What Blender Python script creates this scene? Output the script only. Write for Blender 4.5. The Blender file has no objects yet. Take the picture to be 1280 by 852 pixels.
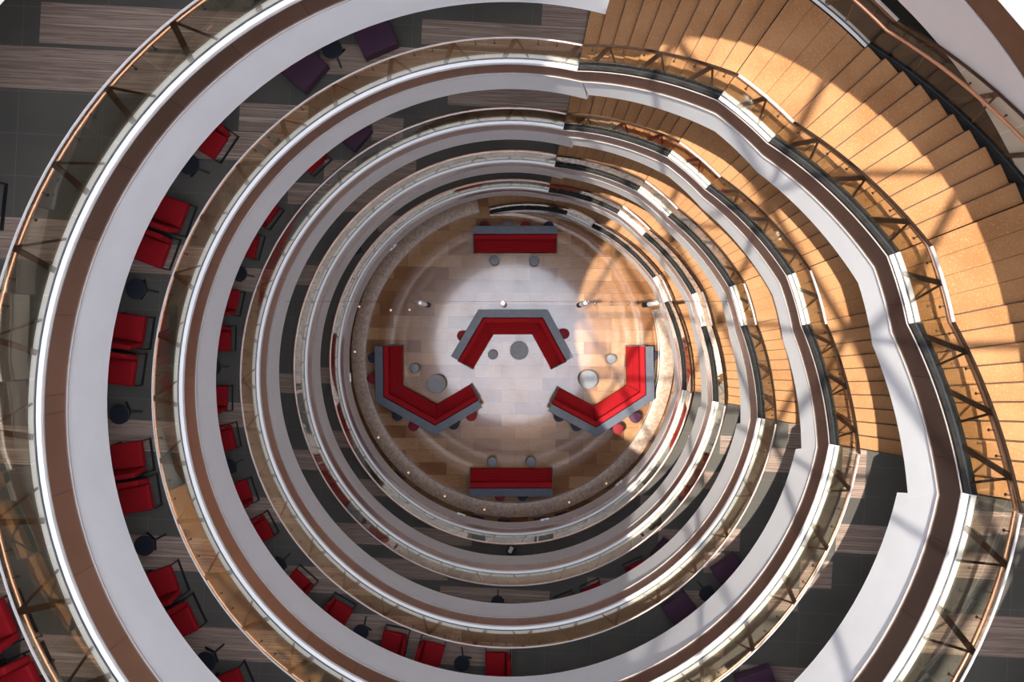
import bpy, bmesh, math, random
from math import radians as rad, cos, sin, pi, hypot, atan2, degrees
from mathutils import Vector, Matrix
random.seed(7)
scn = bpy.context.scene
COL = scn.collection

# ------------------------------------------------------------------ dimensions
FPX, NX, NY = 940.0, 645.0, 411.0         # focal length in pixels, plumb point
H = 4.5
R0 = 6.544                                 # radius of the atrium void
XC, YC = -0.144, -1.21                     # axis of the atrium
ZE = 5.85
Z = {'A': ZE+4*H, 'B': ZE+3*H, 'C': ZE+2*H, 'D': ZE+H, 'E': ZE, 'F': 0.0, 'T': ZE+5*H}
ZCAM = Z['A'] + 10.65
RO = 9.0                                   # outer radius of the stair
ROPEN = 9.16                               # outer radius of the stair opening
RFAR = 13.5
KS = [77.9, 54.7, 44.3, 21.3, 11.4, -9.7]
KF = [99.1, 69.3, 58.9, 29.9, 20.4, -9.7]
FR = [0, .342, .342, .684, .684, 1]

def P(r, a, z=0.0):
    a = rad(a)
    return Vector((XC + r*cos(a), YC + r*sin(a), z))

def at(px, py, z):
    k = (ZCAM - z)/FPX
    return Vector(((px-NX)*k, -(py-NY)*k, z))

# ------------------------------------------------------------------ materials
def lin(c):
    def f(v):
        v /= 255.0
        return v/12.92 if v <= .04045 else ((v+.055)/1.055)**2.4
    return (f(c[0]), f(c[1]), f(c[2]), 1)

class NT:
    def __init__(s, name):
        s.m = bpy.data.materials.new(name); s.m.use_nodes = True
        s.t = s.m.node_tree; s.t.nodes.clear()
        s.out = s.n('ShaderNodeOutputMaterial')
    def n(s, kind, **kw):
        nd = s.t.nodes.new(kind)
        for k, v in kw.items():
            if hasattr(nd, k): setattr(nd, k, v)
            else: nd.inputs[k.replace('_', ' ')].default_value = v
        return nd
    def l(s, a, b): s.t.links.new(a, b)
    def bsdf(s, color=(.5, .5, .5, 1), rough=.5, metal=0., spec=.5, coat=0.):
        b = s.n('ShaderNodeBsdfPrincipled')
        b.inputs['Base Color'].default_value = color
        b.inputs['Roughness'].default_value = rough
        b.inputs['Metallic'].default_value = metal
        b.inputs['Specular IOR Level'].default_value = spec
        b.inputs['Coat Weight'].default_value = coat
        s.l(b.outputs[0], s.out.inputs[0])
        return b
    def math(s, op, a, b=None):
        m = s.n('ShaderNodeMath', operation=op)
        for i, v in enumerate((a, b)):
            if v is None: continue
            if isinstance(v, (int, float)): m.inputs[i].default_value = v
            else: s.l(v, m.inputs[i])
        return m.outputs[0]
    def mix(s, fac, a, b):
        m = s.n('ShaderNodeMix', data_type='RGBA')
        if isinstance(fac, (int, float)): m.inputs[0].default_value = fac
        else: s.l(fac, m.inputs[0])
        for i, v in ((6, a), (7, b)):
            if isinstance(v, tuple): m.inputs[i].default_value = v
            else: s.l(v, m.inputs[i])
        return m.outputs[2]
    def coords(s, rot=0., scale=(1, 1, 1), obj=False):
        tc = s.n('ShaderNodeTexCoord') if obj else s.n('ShaderNodeNewGeometry')
        mp = s.n('ShaderNodeMapping')
        mp.inputs['Rotation'].default_value = (0, 0, rot)
        mp.inputs['Scale'].default_value = scale
        s.l(tc.outputs['Object' if obj else 'Position'], mp.inputs['Vector'])
        return mp.outputs[0]
    def noise(s, vec, scale=5., detail=3., rough=.5):
        nz = s.n('ShaderNodeTexNoise')
        nz.inputs['Scale'].default_value = scale; nz.inputs['Detail'].default_value = detail
        nz.inputs['Roughness'].default_value = rough
        s.l(vec, nz.inputs['Vector'])
        return nz.outputs['Fac']
    def ramp(s, fac, stops):
        r = s.n('ShaderNodeValToRGB')
        e = r.color_ramp.elements
        while len(e) < len(stops): e.new(.5)
        for q, (p, c) in zip(e, stops): q.position = p; q.color = c
        s.l(fac, r.inputs[0])
        return r.outputs[0]

def mottled(name, c1, c2, rough=.5, metal=0., scale=6., spec=.5, obj=False, coat=0., stretch=(1, 1, 1), detail=4.):
    t = NT(name); b = t.bsdf(rough=rough, metal=metal, spec=spec, coat=coat)
    f = t.noise(t.coords(scale=stretch, obj=obj), scale, detail, .6)
    t.l(t.ramp(f, [(.3, c1), (.7, c2)]), b.inputs['Base Color'])
    return t.m

M = {}
M['white'] = mottled('white_paint', (.72, .72, .74, 1), (.77, .77, .79, 1), .55, scale=1.2)
M['ledge'] = mottled('white_ledge', (.85, .85, .86, 1), (.89, .89, .90, 1), .4, scale=2)
M['ceiling'] = mottled('ceiling_paint', (.6, .59, .57, 1), (.66, .65, .63, 1), .8, scale=1)
def cladding():
    t = NT('bronze_cladding_panels'); b = t.bsdf(rough=.27, metal=.93)
    geo = t.n('ShaderNodeNewGeometry'); sp = t.n('ShaderNodeSeparateXYZ'); t.l(geo.outputs['Position'], sp.inputs[0])
    ang = t.math('ARCTAN2', t.math('SUBTRACT', sp.outputs[1], YC), t.math('SUBTRACT', sp.outputs[0], XC))
    k = t.math('DIVIDE', t.math('ADD', ang, 10.0-rad(4.6)), rad(10.22))
    fl = t.math('FLOOR', k); fr = t.math('FRACT', k)
    wn = t.n('ShaderNodeTexWhiteNoise', noise_dimensions='2D')
    cv = t.n('ShaderNodeCombineXYZ'); t.l(fl, cv.inputs[0]); t.l(t.math('FLOOR', t.math('DIVIDE', sp.outputs[2], 4.5)), cv.inputs[1]); t.l(cv.outputs[0], wn.inputs['Vector'])
    n1 = t.noise(t.coords(), 1.8, 6, .6)
    f = t.math('ADD', t.math('MULTIPLY', wn.outputs['Value'], .35), t.math('MULTIPLY', n1, .65))
    c = t.ramp(f, [(.25, (.32, .235, .2, 1)), (.75, (.42, .31, .26, 1))])
    seam = t.math('LESS_THAN', fr, .012)
    t.l(t.mix(t.math('MULTIPLY', seam, .6), c, (.12, .08, .07, 1)), b.inputs['Base Color'])
    return t.m
M['brown'] = cladding()
M['bead'] = mottled('bead_metal', (.34, .32, .31, 1), (.42, .39, .38, 1), .5, .0, 3)
M['darkmetal'] = mottled('dark_bronze', (.045, .028, .02, 1), (.075, .045, .03, 1), .38, .5, 9)
M['curb'] = mottled('dark_curb_metal', (.016, .0155, .0145, 1), (.034, .032, .03, 1), .75, .0, 7, .08)
M['slot'] = mottled('dark_glazing_slot', (.03, .04, .06, 1), (.05, .06, .085, 1), .5, scale=4)
M['copper'] = mottled('copper_tube', (.78, .40, .25, 1), (.86, .48, .31, 1), .3, .85, 5)
M['steel'] = mottled('brushed_steel', (.78, .72, .70, 1), (.86, .81, .79, 1), .35, .35, 8)
M['black'] = mottled('black_metal', (.007, .0075, .009, 1), (.012, .0125, .015, 1), .5, .0, 9, .3)
M['navy'] = mottled('navy_lacquer', (.010, .012, .02, 1), (.014, .0165, .026, 1), .45, scale=6)
M['greytop'] = mottled('grey_laminate', (.15, .163, .19, 1), (.20, .213, .24, 1), .4, scale=5)
M['counter'] = mottled('blue_grey_counter', (.075, .088, .122, 1), (.105, .12, .158, 1), .35, scale=4)
M['endpanel'] = mottled('walnut_panel', (.10, .065, .05, 1), (.15, .10, .075, 1), .5, scale=8, stretch=(1, 1, 6))
M['red'] = mottled('red_fabric', (.20, .0022, .0055, 1), (.245, .0032, .0075, 1), .8, scale=40, spec=.2, obj=True)
M['redsofa'] = mottled('scarlet_banquette_fabric', (.31, .005, .010, 1), (.40, .0075, .013, 1), .75, scale=40, spec=.2, obj=True)
M['satin_dim'] = mottled('dimmed_satin_bronze', (.125, .07, .048, 1), (.165, .095, .066, 1), .45, .2, 1.6, detail=6)  # rougher, dimmer bronze copy; weaker stair reflection is put into its colour
M['redstool'] = mottled('red_stool_fabric', (.21, .006, .014, 1), (.26, .009, .018, 1), .75, scale=30, obj=True)
M['burgundy'] = mottled('burgundy_fabric', (.09, .005, .013, 1), (.12, .008, .018, 1), .8, scale=40, obj=True)
M['purple'] = mottled('purple_fabric', (.036, .010, .030, 1), (.048, .014, .038, 1), .8, scale=40, obj=True)
M['plumstool'] = mottled('plum_stool_fabric', (.085, .022, .06, 1), (.12, .035, .08, 1), .75, scale=30, obj=True)
M['navystool'] = mottled('navy_stool_fabric', (.02, .018, .035, 1), (.03, .026, .05, 1), .75, scale=30, obj=True)
M['greystool'] = mottled('grey_stool_fabric', (.15, .15, .17, 1), (.2, .2, .22, 1), .75, scale=30, obj=True)
M['stone'] = mottled('tan_granite', (.30, .205, .15, 1), (.60, .44, .34, 1), .45, scale=9, detail=10)
M['paper'] = mottled('white_paper', (.66, .66, .64, 1), (.72, .72, .7, 1), .8, scale=8)
M['porcelain'] = mottled('pale_table_top', (.55, .47, .42, 1), (.64, .56, .5, 1), .5, scale=8)

def tread_material():
    t = NT('speckled_oak_tread'); b = t.bsdf(rough=.42, spec=.4)
    v = t.coords()
    big = t.noise(v, 1.1, 4)
    base = t.ramp(big, [(.3, lin((162, 113, 72))), (.7, lin((187, 138, 95)))])
    sp = t.noise(v, 32, 3, .85)
    fl = t.ramp(sp, [(.55, (0, 0, 0, 1)), (.68, (1, 1, 1, 1))])
    c = t.mix(t.math('MULTIPLY', fl, .65), base, lin((226, 178, 128)))
    t.l(c, b.inputs['Base Color'])
    return t.m
M['tread'] = tread_material()

def wood_floor():
    t = NT('polished_wood_tiles'); b = t.bsdf(rough=.12, spec=.9, coat=.8)
    b.inputs['Coat Roughness'].default_value = .06
    br = t.n('ShaderNodeTexBrick'); br.offset = .5
    br.inputs['Scale'].default_value = 1.0
    br.inputs['Brick Width'].default_value = 1.25; br.inputs['Row Height'].default_value = .56
    br.inputs['Mortar Size'].default_value = .006; br.inputs['Mortar Smooth'].default_value = .2
    br.inputs['Bias'].default_value = 0
    br.inputs['Color1'].default_value = lin((136, 90, 58)); br.inputs['Color2'].default_value = lin((184, 142, 104))
    br.inputs['Mortar'].default_value = lin((110, 70, 40))
    t.l(t.coords(rot=rad(.6)), br.inputs['Vector'])
    g = t.noise(t.coords(scale=(1, 6, 1)), 3.2, 6, .65)
    gr = t.ramp(g, [(.3, (.72, .72, .72, 1)), (.7, (1.1, 1.1, 1.1, 1))])
    m = t.n('ShaderNodeMix', data_type='RGBA', blend_type='MULTIPLY'); m.inputs[0].default_value = 1
    t.l(br.outputs['Color'], m.inputs[6]); t.l(gr, m.inputs[7])
    t.l(m.outputs[2], b.inputs['Base Color'])
    return t.m
M['woodfloor'] = wood_floor()

TILT = rad(-3.0)
def tile_floor(name, z, rects):
    """grey tiles with inlaid wood-grain stone strips; rects in photograph pixels on that floor"""
    t = NT(name); b = t.bsdf(rough=.4, spec=.4)
    geo = t.n('ShaderNodeNewGeometry')
    mp = t.n('ShaderNodeMapping', vector_type='POINT'); mp.inputs['Rotation'].default_value = (0, 0, -TILT)
    t.l(geo.outputs['Position'], mp.inputs['Vector'])
    v = mp.outputs[0]
    sep = t.n('ShaderNodeSeparateXYZ'); t.l(v, sep.inputs[0])
    # stripes
    sc = t.n('ShaderNodeVectorMath', operation='MULTIPLY'); sc.inputs[1].default_value = (.28, 19, 1)
    t.l(v, sc.inputs[0])
    s1 = t.noise(sc.outputs[0], 1.0, 5, .7)
    wood = t.ramp(s1, [(.28, lin((112, 92, 82))), (.43, lin((160, 140, 128))), (.52, lin((116, 97, 87))), (.6, lin((168, 150, 138))), (.75, lin((196, 180, 166)))])
    gn = t.noise(v, .9, 3)
    grey = t.ramp(gn, [(.3, lin((78, 76, 72))), (.7, lin((89, 86, 81)))])
    br = t.n('ShaderNodeTexBrick'); br.offset = 0
    br.inputs['Scale'].default_value = 1.0
    br.inputs['Brick Width'].default_value = 1.2; br.inputs['Row Height'].default_value = .6
    br.inputs['Mortar Size'].default_value = .006
    br.inputs['Color1'].default_value = (0, 0, 0, 1); br.inputs['Color2'].default_value = (0, 0, 0, 1)
    br.inputs['Mortar'].default_value = (1, 1, 1, 1)
    t.l(v, br.inputs['Vector'])
    col = t.mix(t.math('MULTIPLY', br.outputs['Fac'], .35), grey, lin((128, 122, 116)))
    k = (ZCAM-z)/FPX
    total = None
    for (x0, y0, x1, y1) in rects:
        c = at((x0+x1)/2, (y0+y1)/2, z)
        u = c.x*cos(TILT) + c.y*sin(TILT); w = -c.x*sin(TILT) + c.y*cos(TILT)
        hu, hw = abs(x1-x0)*k/2, abs(y1-y0)*k/2
        a = t.math('LESS_THAN', t.math('ABSOLUTE', t.math('SUBTRACT', sep.outputs[0], u)), hu)
        d = t.math('LESS_THAN', t.math('ABSOLUTE', t.math('SUBTRACT', sep.outputs[1], w)), hw)
        r = t.math('MULTIPLY', a, d)
        total = r if total is None else t.math('MAXIMUM', total, r)
    if total is not None:
        col = t.mix(total, col, wood)
    t.l(col, b.inputs['Base Color'])
    return t.m

def glass_material():
    t = NT('balustrade_glass')
    tr = t.n('ShaderNodeBsdfTransparent'); tr.inputs[0].default_value = (.94, .935, .89, 1)
    gl = t.n('ShaderNodeBsdfGlossy'); gl.inputs['Roughness'].default_value = .015
    gl.inputs['Color'].default_value = (1, .93, .82, 1)
    geo = t.n('ShaderNodeNewGeometry')
    dt = t.n('ShaderNodeVectorMath', operation='DOT_PRODUCT')
    t.l(geo.outputs['Normal'], dt.inputs[0]); t.l(geo.outputs['Incoming'], dt.inputs[1])
    om = t.math('SUBTRACT', 1.0, t.math('ABSOLUTE', dt.outputs['Value']))
    fac = t.math('ADD', .085, t.math('MULTIPLY', t.math('POWER', om, 5.0), .91))
    mx = t.n('ShaderNodeMixShader')
    t.l(fac, mx.inputs[0]); t.l(tr.outputs[0], mx.inputs[1]); t.l(gl.outputs[0], mx.inputs[2])
    t.l(mx.outputs[0], t.out.inputs[0])
    return t.m
M['glass'] = glass_material()

def glow(name, c, s):
    t = NT(name); e = t.n('ShaderNodeEmission'); e.inputs[0].default_value = c; e.inputs[1].default_value = s
    t.l(e.outputs[0], t.out.inputs[0]); return t.m
M['lamp'] = glow('warm_lamp_glint_glow', (1, .62, .45, 1), .62)  # glow of the floor light lenses and of the painted bench glints
M['downlight'] = glow('downlight_glow', (1, .86, .72, 1), 14.)

# ------------------------------------------------------------------ object helpers
def props(o, label=None, cat=None, group=None, kind=None):
    if label: o['label'] = label
    if cat: o['category'] = cat
    if group: o['group'] = group
    if kind: o['kind'] = kind
    return o

def empty(name, loc, label, cat, group=None, rotz=0.):
    o = bpy.data.objects.new(name, None); COL.objects.link(o)
    o.location = loc; o.rotation_euler = (0, 0, rotz); o.empty_display_size = .2
    return props(o, label, cat, group)

def link(name, me, mat, parent=None, smooth=35):
    if mat is not None and not me.materials: me.materials.append(mat)
    if smooth:
        me.polygons.foreach_set('use_smooth', [True]*len(me.polygons))
        me.set_sharp_from_angle(angle=rad(smooth))
    o = bpy.data.objects.new(name, me); COL.objects.link(o)
    if parent is not None: o.parent = parent
    return o

def mesh_from(name, verts, faces, offset=None):
    me = bpy.data.meshes.new(name)
    if offset is not None: verts = [Vector(v)-offset for v in verts]
    me.from_pydata([tuple(v) for v in verts], [], faces)
    bm = bmesh.new(); bm.from_mesh(me)
    bmesh.ops.remove_doubles(bm, verts=bm.verts, dist=1e-5)
    bmesh.ops.recalc_face_normals(bm, faces=bm.faces)
    bm.to_mesh(me); bm.free()
    return me

def loft(lines, close_section=False, caps=False):
    """lines: equally long point lists; faces between neighbours"""
    n = len(lines[0]); v = []; f = []
    for L in lines: v += [Vector(p) for p in L]
    m = len(lines)
    for i in range(m if close_section else m-1):
        j = (i+1) % m
        for k in range(n-1):
            f.append((i*n+k, i*n+k+1, j*n+k+1, j*n+k))
    if caps:
        f.append(tuple(i*n for i in range(m)))
        f.append(tuple(i*n+n-1 for i in reversed(range(m))))
    return v, f

def lofted(name, lines, mat, parent=None, closed=True, off=None, smooth=35):
    v, f = loft(lines, closed, closed)
    if off is None and parent is not None: off = Vector(parent.location)
    return link(name, mesh_from(name, v, f, off), mat, parent, smooth)

def bm_new(): return bmesh.new()
def bm_box(bm, c, s, bevel=0., rot=None, seg=2):
    r = bmesh.ops.create_cube(bm, size=1)
    vs = r['verts']
    bmesh.ops.scale(bm, vec=s, verts=vs)
    if bevel:
        es = list({e for v in vs for e in v.link_edges})
        rr = bmesh.ops.bevel(bm, geom=es, offset=bevel, segments=seg, affect='EDGES', profile=.6)
        vs = list({v for v in rr['verts']} | {v for v in vs if v.is_valid})
    if rot is not None: bmesh.ops.rotate(bm, cent=(0, 0, 0), matrix=rot, verts=vs)
    bmesh.ops.translate(bm, vec=c, verts=vs)
    return vs
def bm_bar(bm, a, b, w, h, up=Vector((0, 0, 1)), bevel=0.):
    a, b = Vector(a), Vector(b); d = b-a; L = d.length; d.normalize()
    s = d.cross(up)
    if s.length < 1e-4: s = d.cross(Vector((1, 0, 0)))
    s.normalize(); u = s.cross(d)
    R = Matrix((s, d, u)).transposed()
    return bm_box(bm, (a+b)/2, (w, L, h), bevel, R)
def bm_cyl(bm, a, b, r, r2=None, seg=16):
    a, b = Vector(a), Vector(b); d = b-a
    q = Vector((0, 0, 1)).rotation_difference(d.normalized()).to_matrix().to_4x4()
    bmesh.ops.create_cone(bm, cap_ends=True, segments=seg, radius1=r, radius2=r if r2 is None else r2,
                          depth=d.length, matrix=Matrix.Translation((a+b)/2) @ q)
def bm_disc(bm, z0, z1, r, seg=36, edge=.008, c=(0, 0)):
    prof = [(0, z0), (r-edge, z0), (r, z0+edge), (r, z1-edge), (r-edge, z1), (0, z1)]
    bm_lathe(bm, prof, seg, c)
def bm_lathe(bm, prof, seg=32, c=(0, 0)):
    rows = []
    for (r, z) in prof:
        if r < 1e-6: rows.append([bm.verts.new((c[0], c[1], z))])
        else: rows.append([bm.verts.new((c[0]+r*cos(2*pi*i/seg), c[1]+r*sin(2*pi*i/seg), z)) for i in range(seg)])
    for A, B in zip(rows, rows[1:]):
        for i in range(seg):
            j = (i+1) % seg
            if len(A) == 1 and len(B) == 1: continue
            if len(A) == 1: bm.faces.new((A[0], B[i], B[j]))
            elif len(B) == 1: bm.faces.new((A[i], A[j], B[0]))
            else: bm.faces.new((A[i], A[j], B[j], B[i]))
def bm_tube(bm, pts, r, seg=8, closed=False):
    pts = [Vector(p) for p in pts]; n = len(pts); rings = []
    prev = None
    for i, p in enumerate(pts):
        if closed: d = pts[(i+1) % n]-pts[i-1]
        else: d = pts[min(i+1, n-1)]-pts[max(i-1, 0)]
        d.normalize()
        if prev is None:
            s = d.orthogonal().normalized()
        else:
            s = (prev - d*prev.dot(d)).normalized()
        prev = s; u = d.cross(s)
        rings.append([bm.verts.new(p + s*r*cos(2*pi*k/seg) + u*r*sin(2*pi*k/seg)) for k in range(seg)])
    for i in range(n if closed else n-1):
        A, B = rings[i], rings[(i+1) % n]
        for k in range(seg):
            l = (k+1) % seg
            bm.faces.new((A[k], A[l], B[l], B[k]))
    if not closed:
        bm.faces.new(rings[0]); bm.faces.new(list(reversed(rings[-1])))
def bm_obj(name, bm, mat, parent=None, smooth=40):
    bmesh.ops.recalc_face_normals(bm, faces=bm.faces)
    me = bpy.data.meshes.new(name); bm.to_mesh(me); bm.free()
    return link(name, me, mat, parent, smooth)
def kids(o): return [c for c in bpy.data.objects if c.parent == o]
def build_child_map():
    m = {}
    for c in bpy.data.objects:
        if c.parent: m.setdefault(c.parent.name, []).append(c)
    return m
def dup(root, loc, rotz, label, group=None):
    cm = build_child_map()
    r = root.copy(); COL.objects.link(r); r.location = loc; r.rotation_euler = (0, 0, rotz)
    r['label'] = label
    if group: r['group'] = group
    def rec(src, dst):
        for ch in cm.get(src.name, []):
            c = ch.copy(); COL.objects.link(c); c.parent = dst; rec(ch, c)
    rec(root, r)
    return r

# ------------------------------------------------------------------ stair geometry
def stair_line(z0, z1, K, t):
    """the helical line of a stair edge lowered by t square to its slope: [(angle, z)] at its six kinks"""
    s = [(K[0]-a)*rad(1)*R0 for a in K]
    z = [z0+(z1-z0)*f for f in FR]
    out = []
    for i in range(6):
        if i % 2 == 0: m = (z[i+1]-z[i])/(s[i+1]-s[i])      # flat then rising
        else: m = (z[i]-z[i-1])/(s[i]-s[i-1])               # rising then flat
        # flat: zz = z[i]-t ; slope: zz = z[i]+m*(ss-s[i]) - t*sqrt(1+m*m)
        ds = (t*math.sqrt(1+m*m)-t)/m
        out.append((K[0]-(s[i]+ds)/R0/rad(1), z[i]-t))
    return out
def sampled(kn, flights=18, lands=6):
    out = []
    for i in range(5):
        n = flights if i % 2 == 0 else lands
        for k in range(n):
            f = k/n
            out.append((kn[i][0]+(kn[i+1][0]-kn[i][0])*f, kn[i][1]+(kn[i+1][1]-kn[i][1])*f))
    out.append(kn[5])
    return out
def zat(kn, a):
    if a >= kn[0][0]: return kn[0][1]
    for p, q in zip(kn, kn[1:]):
        if p[0] >= a >= q[0]:
            return p[1]+(q[1]-p[1])*(p[0]-a)/(p[0]-q[0])
    return kn[-1][1]
def seg_line(kn, i, r, dz=0, n=18):
    a0, z0 = kn[i]; a1, z1 = kn[i+1]
    return [P(r, a0+(a1-a0)*k/n, z0+(z1-z0)*k/n+dz) for k in range(n+1)]
def arc(r, a0, a1, z, n):
    return [P(r, a0+(a1-a0)*k/n, z) for k in range(n+1)]

# kink angles where a gallery edge meets stair edges, for a depth t
def kink0(t, z0, z1, K): return stair_line(z0, z1, K, t)[0][0]
def kink5(t, z0, z1, K): return stair_line(z0, z1, K, t)[5][0]

LEVELS = ['A', 'B', 'C', 'D', 'E']
UP = {'B': 'A', 'C': 'B', 'D': 'C', 'E': 'D', 'F': 'E'}
DOWN = {v: k for k, v in UP.items()}
WHO = {'A': 'topmost gallery', 'B': 'second gallery', 'C': 'third gallery',
       'D': 'fourth gallery', 'E': 'lowest gallery'}
def Kof(low): return KF if low == 'F' else KS
T_BROWN, T_BEAD, T_WHITE, T_STR = .53, .555, 1.75, 1.38

RECTS = {
 'A': [(50, 12, 420, 63), (-60, 62, 300, 115), (-80, 271, 90, 323), (-80, 530, 60, 578), (25, 794, 140, 845), (-80, 720, 10, 760),
       (1150, 771, 1400, 822), (1182, 645, 1240, 668), (1180, 640, 1330, 668), (-80, -60, 600, -30), (1170, 690, 1250, 722)],
 'B': [(400, 60, 640, 98), (527, 30, 760, 61), (677, 3, 770, 55), (299, 130, 385, 165), (230, 164, 360, 200), (130, 306, 300, 343),
       (100, 525, 250, 563), (120, 671, 330, 713), (200, 786, 420, 826), (560, 837, 700, 875), (744, 818, 801, 850), (800, 790, 905, 818),
       (1045, 656, 1112, 692), (1052, 560, 1082, 622), (924, 832, 1010, 870), (960, 735, 998, 763), (1000, 700, 1040, 735)],  # the tall narrow rect paints a sunlit tile as a pale strip
 'C': [(560, 106, 725, 135), (465, 147, 504, 176), (405, 200, 445, 231), (360, 229, 415, 256), (240, 336, 420, 365), (240, 505, 420, 535),
       (240, 621, 420, 652), (300, 708, 480, 740), (400, 769, 577, 800), (480, 800, 640, 830), (895, 660, 925, 688), (845, 738, 885, 768),
       (880, 690, 905, 716), (955, 560, 1000, 590), (985, 530, 1010, 560)],
 'D': [(430, 220, 500, 266), (480, 196, 520, 222), (350, 331, 420, 356), (340, 468, 420, 492), (350, 563, 440, 587), (400, 655, 520, 680),
       (430, 698, 560, 722), (550, 735, 687, 752), (734, 722, 775, 740), (823, 661, 852, 684), (880, 590, 930, 612), (900, 545, 930, 568)],
 'E': [(473, 270, 540, 291), (540, 250, 590, 270), (395, 460, 450, 480), (400, 539, 460, 559), (430, 600, 520, 620), (500, 660, 590, 680),
       (590, 694, 680, 712), (700, 688, 780, 704), (800, 620, 860, 640), (860, 545, 900, 562)],
}

# ------------------------------------------------------------------ the building shell
def cap_sector(v, f, r0, r1, a0, a1, z, n, flip=False):
    b = len(v)
    for k in range(n+1):
        a = a0+(a1-a0)*k/n
        v.append(P(r0, a, z)); v.append(P(r1, a, z))
    for k in range(n):
        i = b+2*k
        f.append((i, i+1, i+3, i+2))

def gallery(L):
    z = Z[L]; w = WHO[L]
    low = DOWN[L]; lineT = lambda t: stair_line(Z[low], z, Kof(low), t)
    has_up = L in UP
    if has_up: upT = lambda t: stair_line(z, Z[UP[L]], KS, t)
    a_top = 77.9 if has_up else 75.8
    end = lambda t: (upT(t)[0][0] if has_up else 75.8)
    start = lambda t: lineT(t)[5][0]
    n = 110
    # floor surface
    v, f = [], []
    cap_sector(v, f, R0+.03, RFAR, a_top, 360-9.7, z, n)
    cap_sector(v, f, ROPEN, RFAR, -9.7, a_top, z, 40)
    o = link('floor', mesh_from('floor', v, f), tile_floor('grey_tile_and_stone_'+L, z, RECTS[L]), None, 0)
    props(o, 'grey tiled floor with wood-grain stone strips on the '+w, 'floor', None, 'structure')
    # soffit
    v, f = [], []
    cap_sector(v, f, R0+.06, RFAR, end(T_STR), 360+start(T_STR), z-1.6, n)
    cap_sector(v, f, ROPEN+.03, RFAR, start(T_STR), end(T_STR), z-1.6, 40)
    o = link('ceiling', mesh_from('ceiling', v, f), M['ceiling'], None, 0)
    props(o, 'plain ceiling under the floor of the '+w, 'ceiling', None, 'structure')
    # inner fascia
    def ring(t, r, tk=None): return arc(r, end(t if tk is None else tk), 360+start(t if tk is None else tk), z-t, n)
    o = lofted('trim_1', [ring(0, R0), ring(T_BROWN, R0), ring(T_BROWN, R0+.05), ring(0, R0+.05)], M['brown'])
    props(o, 'brown metal band round the void edge of the '+w, 'edge band', None, 'structure')
    o = lofted('trim_2', [ring(T_BROWN, R0-.018), ring(T_BEAD, R0-.018), ring(T_BEAD, R0+.05), ring(T_BROWN, R0+.05)], M['bead'])
    props(o, 'thin bright bead below the brown band of the '+w, 'bead', None, 'structure')
    o = lofted('trim_2', [ring(-.03, R0-.012, 0), ring(-.005, R0-.012, 0), ring(-.005, R0+.02, 0), ring(-.03, R0+.02, 0)], M['bead'])
    props(o, 'thin bright bead above the brown band of the '+w, 'bead', None, 'structure')
    o = lofted('trim_3', [ring(T_BEAD, R0+.025), ring(T_WHITE, R0+.055, T_STR), ring(T_WHITE, R0+.14, T_STR), ring(T_BEAD, R0+.12)], M['white'])
    props(o, 'white curved fascia under the brown band of the '+w, 'fascia', None, 'structure')
    # white ledge, in two strips either side of the glazing slot
    def led(r0, r1, z0, z1): return [arc(r0, a_top, 350.3, z+z0, n), arc(r1, a_top, 350.3, z+z0, n), arc(r1, a_top, 350.3, z+z1, n), arc(r0, a_top, 350.3, z+z1, n)]
    for q, (ra, rb) in enumerate(((R0+.02, R0+.092), (R0+.112, R0+.2))):
        o = lofted('trim_4', led(ra, rb, -.02, .035), M['ledge'])
        props(o, 'white ledge strip on the %s side of the glass of the %s' % (('void', 'floor')[q], w), 'ledge', None, 'structure')
    # fascia of the stair opening
    a0, a1 = -9.7, end(T_STR)
    def og(r, dz): return arc(r, a0, a1, z+dz, 40)
    o = lofted('trim_1', [og(ROPEN, .0), og(ROPEN, -.55), og(ROPEN+.05, -.55), og(ROPEN+.05, 0)], M['satin_dim'])
    props(o, 'brown metal band along the outer edge of the stair opening in the '+w, 'edge band', None, 'structure')
    o = lofted('trim_3', [og(ROPEN-.02, -.55), og(ROPEN-.02, -1.6), og(ROPEN+.1, -1.6), og(ROPEN+.1, -.55)], M['white'])
    props(o, 'white fascia along the outer edge of the stair opening in the '+w, 'fascia', None, 'structure')
    o = lofted('trim_4', [og(ROPEN+.02, -.02), og(ROPEN+.2, -.02), og(ROPEN+.2, .035), og(ROPEN+.02, .035)], M['ledge'])
    props(o, 'white ledge along the outer edge of the stair opening in the '+w, 'ledge', None, 'structure')
    # end wall of the slab where the opening starts
    ae = end(T_STR)
    def rd(r, dz, da=0): return P(r, ae+da, z+dz)
    Ls = [[rd(R0+.03, -.02), rd(ROPEN, -.02)], [rd(R0+.03, -1.5), rd(ROPEN, -1.5)], [rd(R0+.03, -1.5, .8), rd(ROPEN, -1.5, .8)], [rd(R0+.03, -.02, .8), rd(ROPEN, -.02, .8)]]
    if not has_up:
        o = lofted('trim_3', Ls, M['white'], smooth=0)
        props(o, 'white slab end where the stair opening starts in the '+w, 'fascia', None, 'structure')

for L in LEVELS: gallery(L)

# ground floor, the ring above the frame, the outer wall and the roof
v, f = [], []
n = 96
vv = [P(RFAR, 360*k/n, 0) for k in range(n)]
o = link('floor', mesh_from('floor', vv, [tuple(range(n))]), M['woodfloor'], None, 0)
props(o, 'polished brown wood tile floor of the ground floor', 'floor', None, 'structure')

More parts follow.
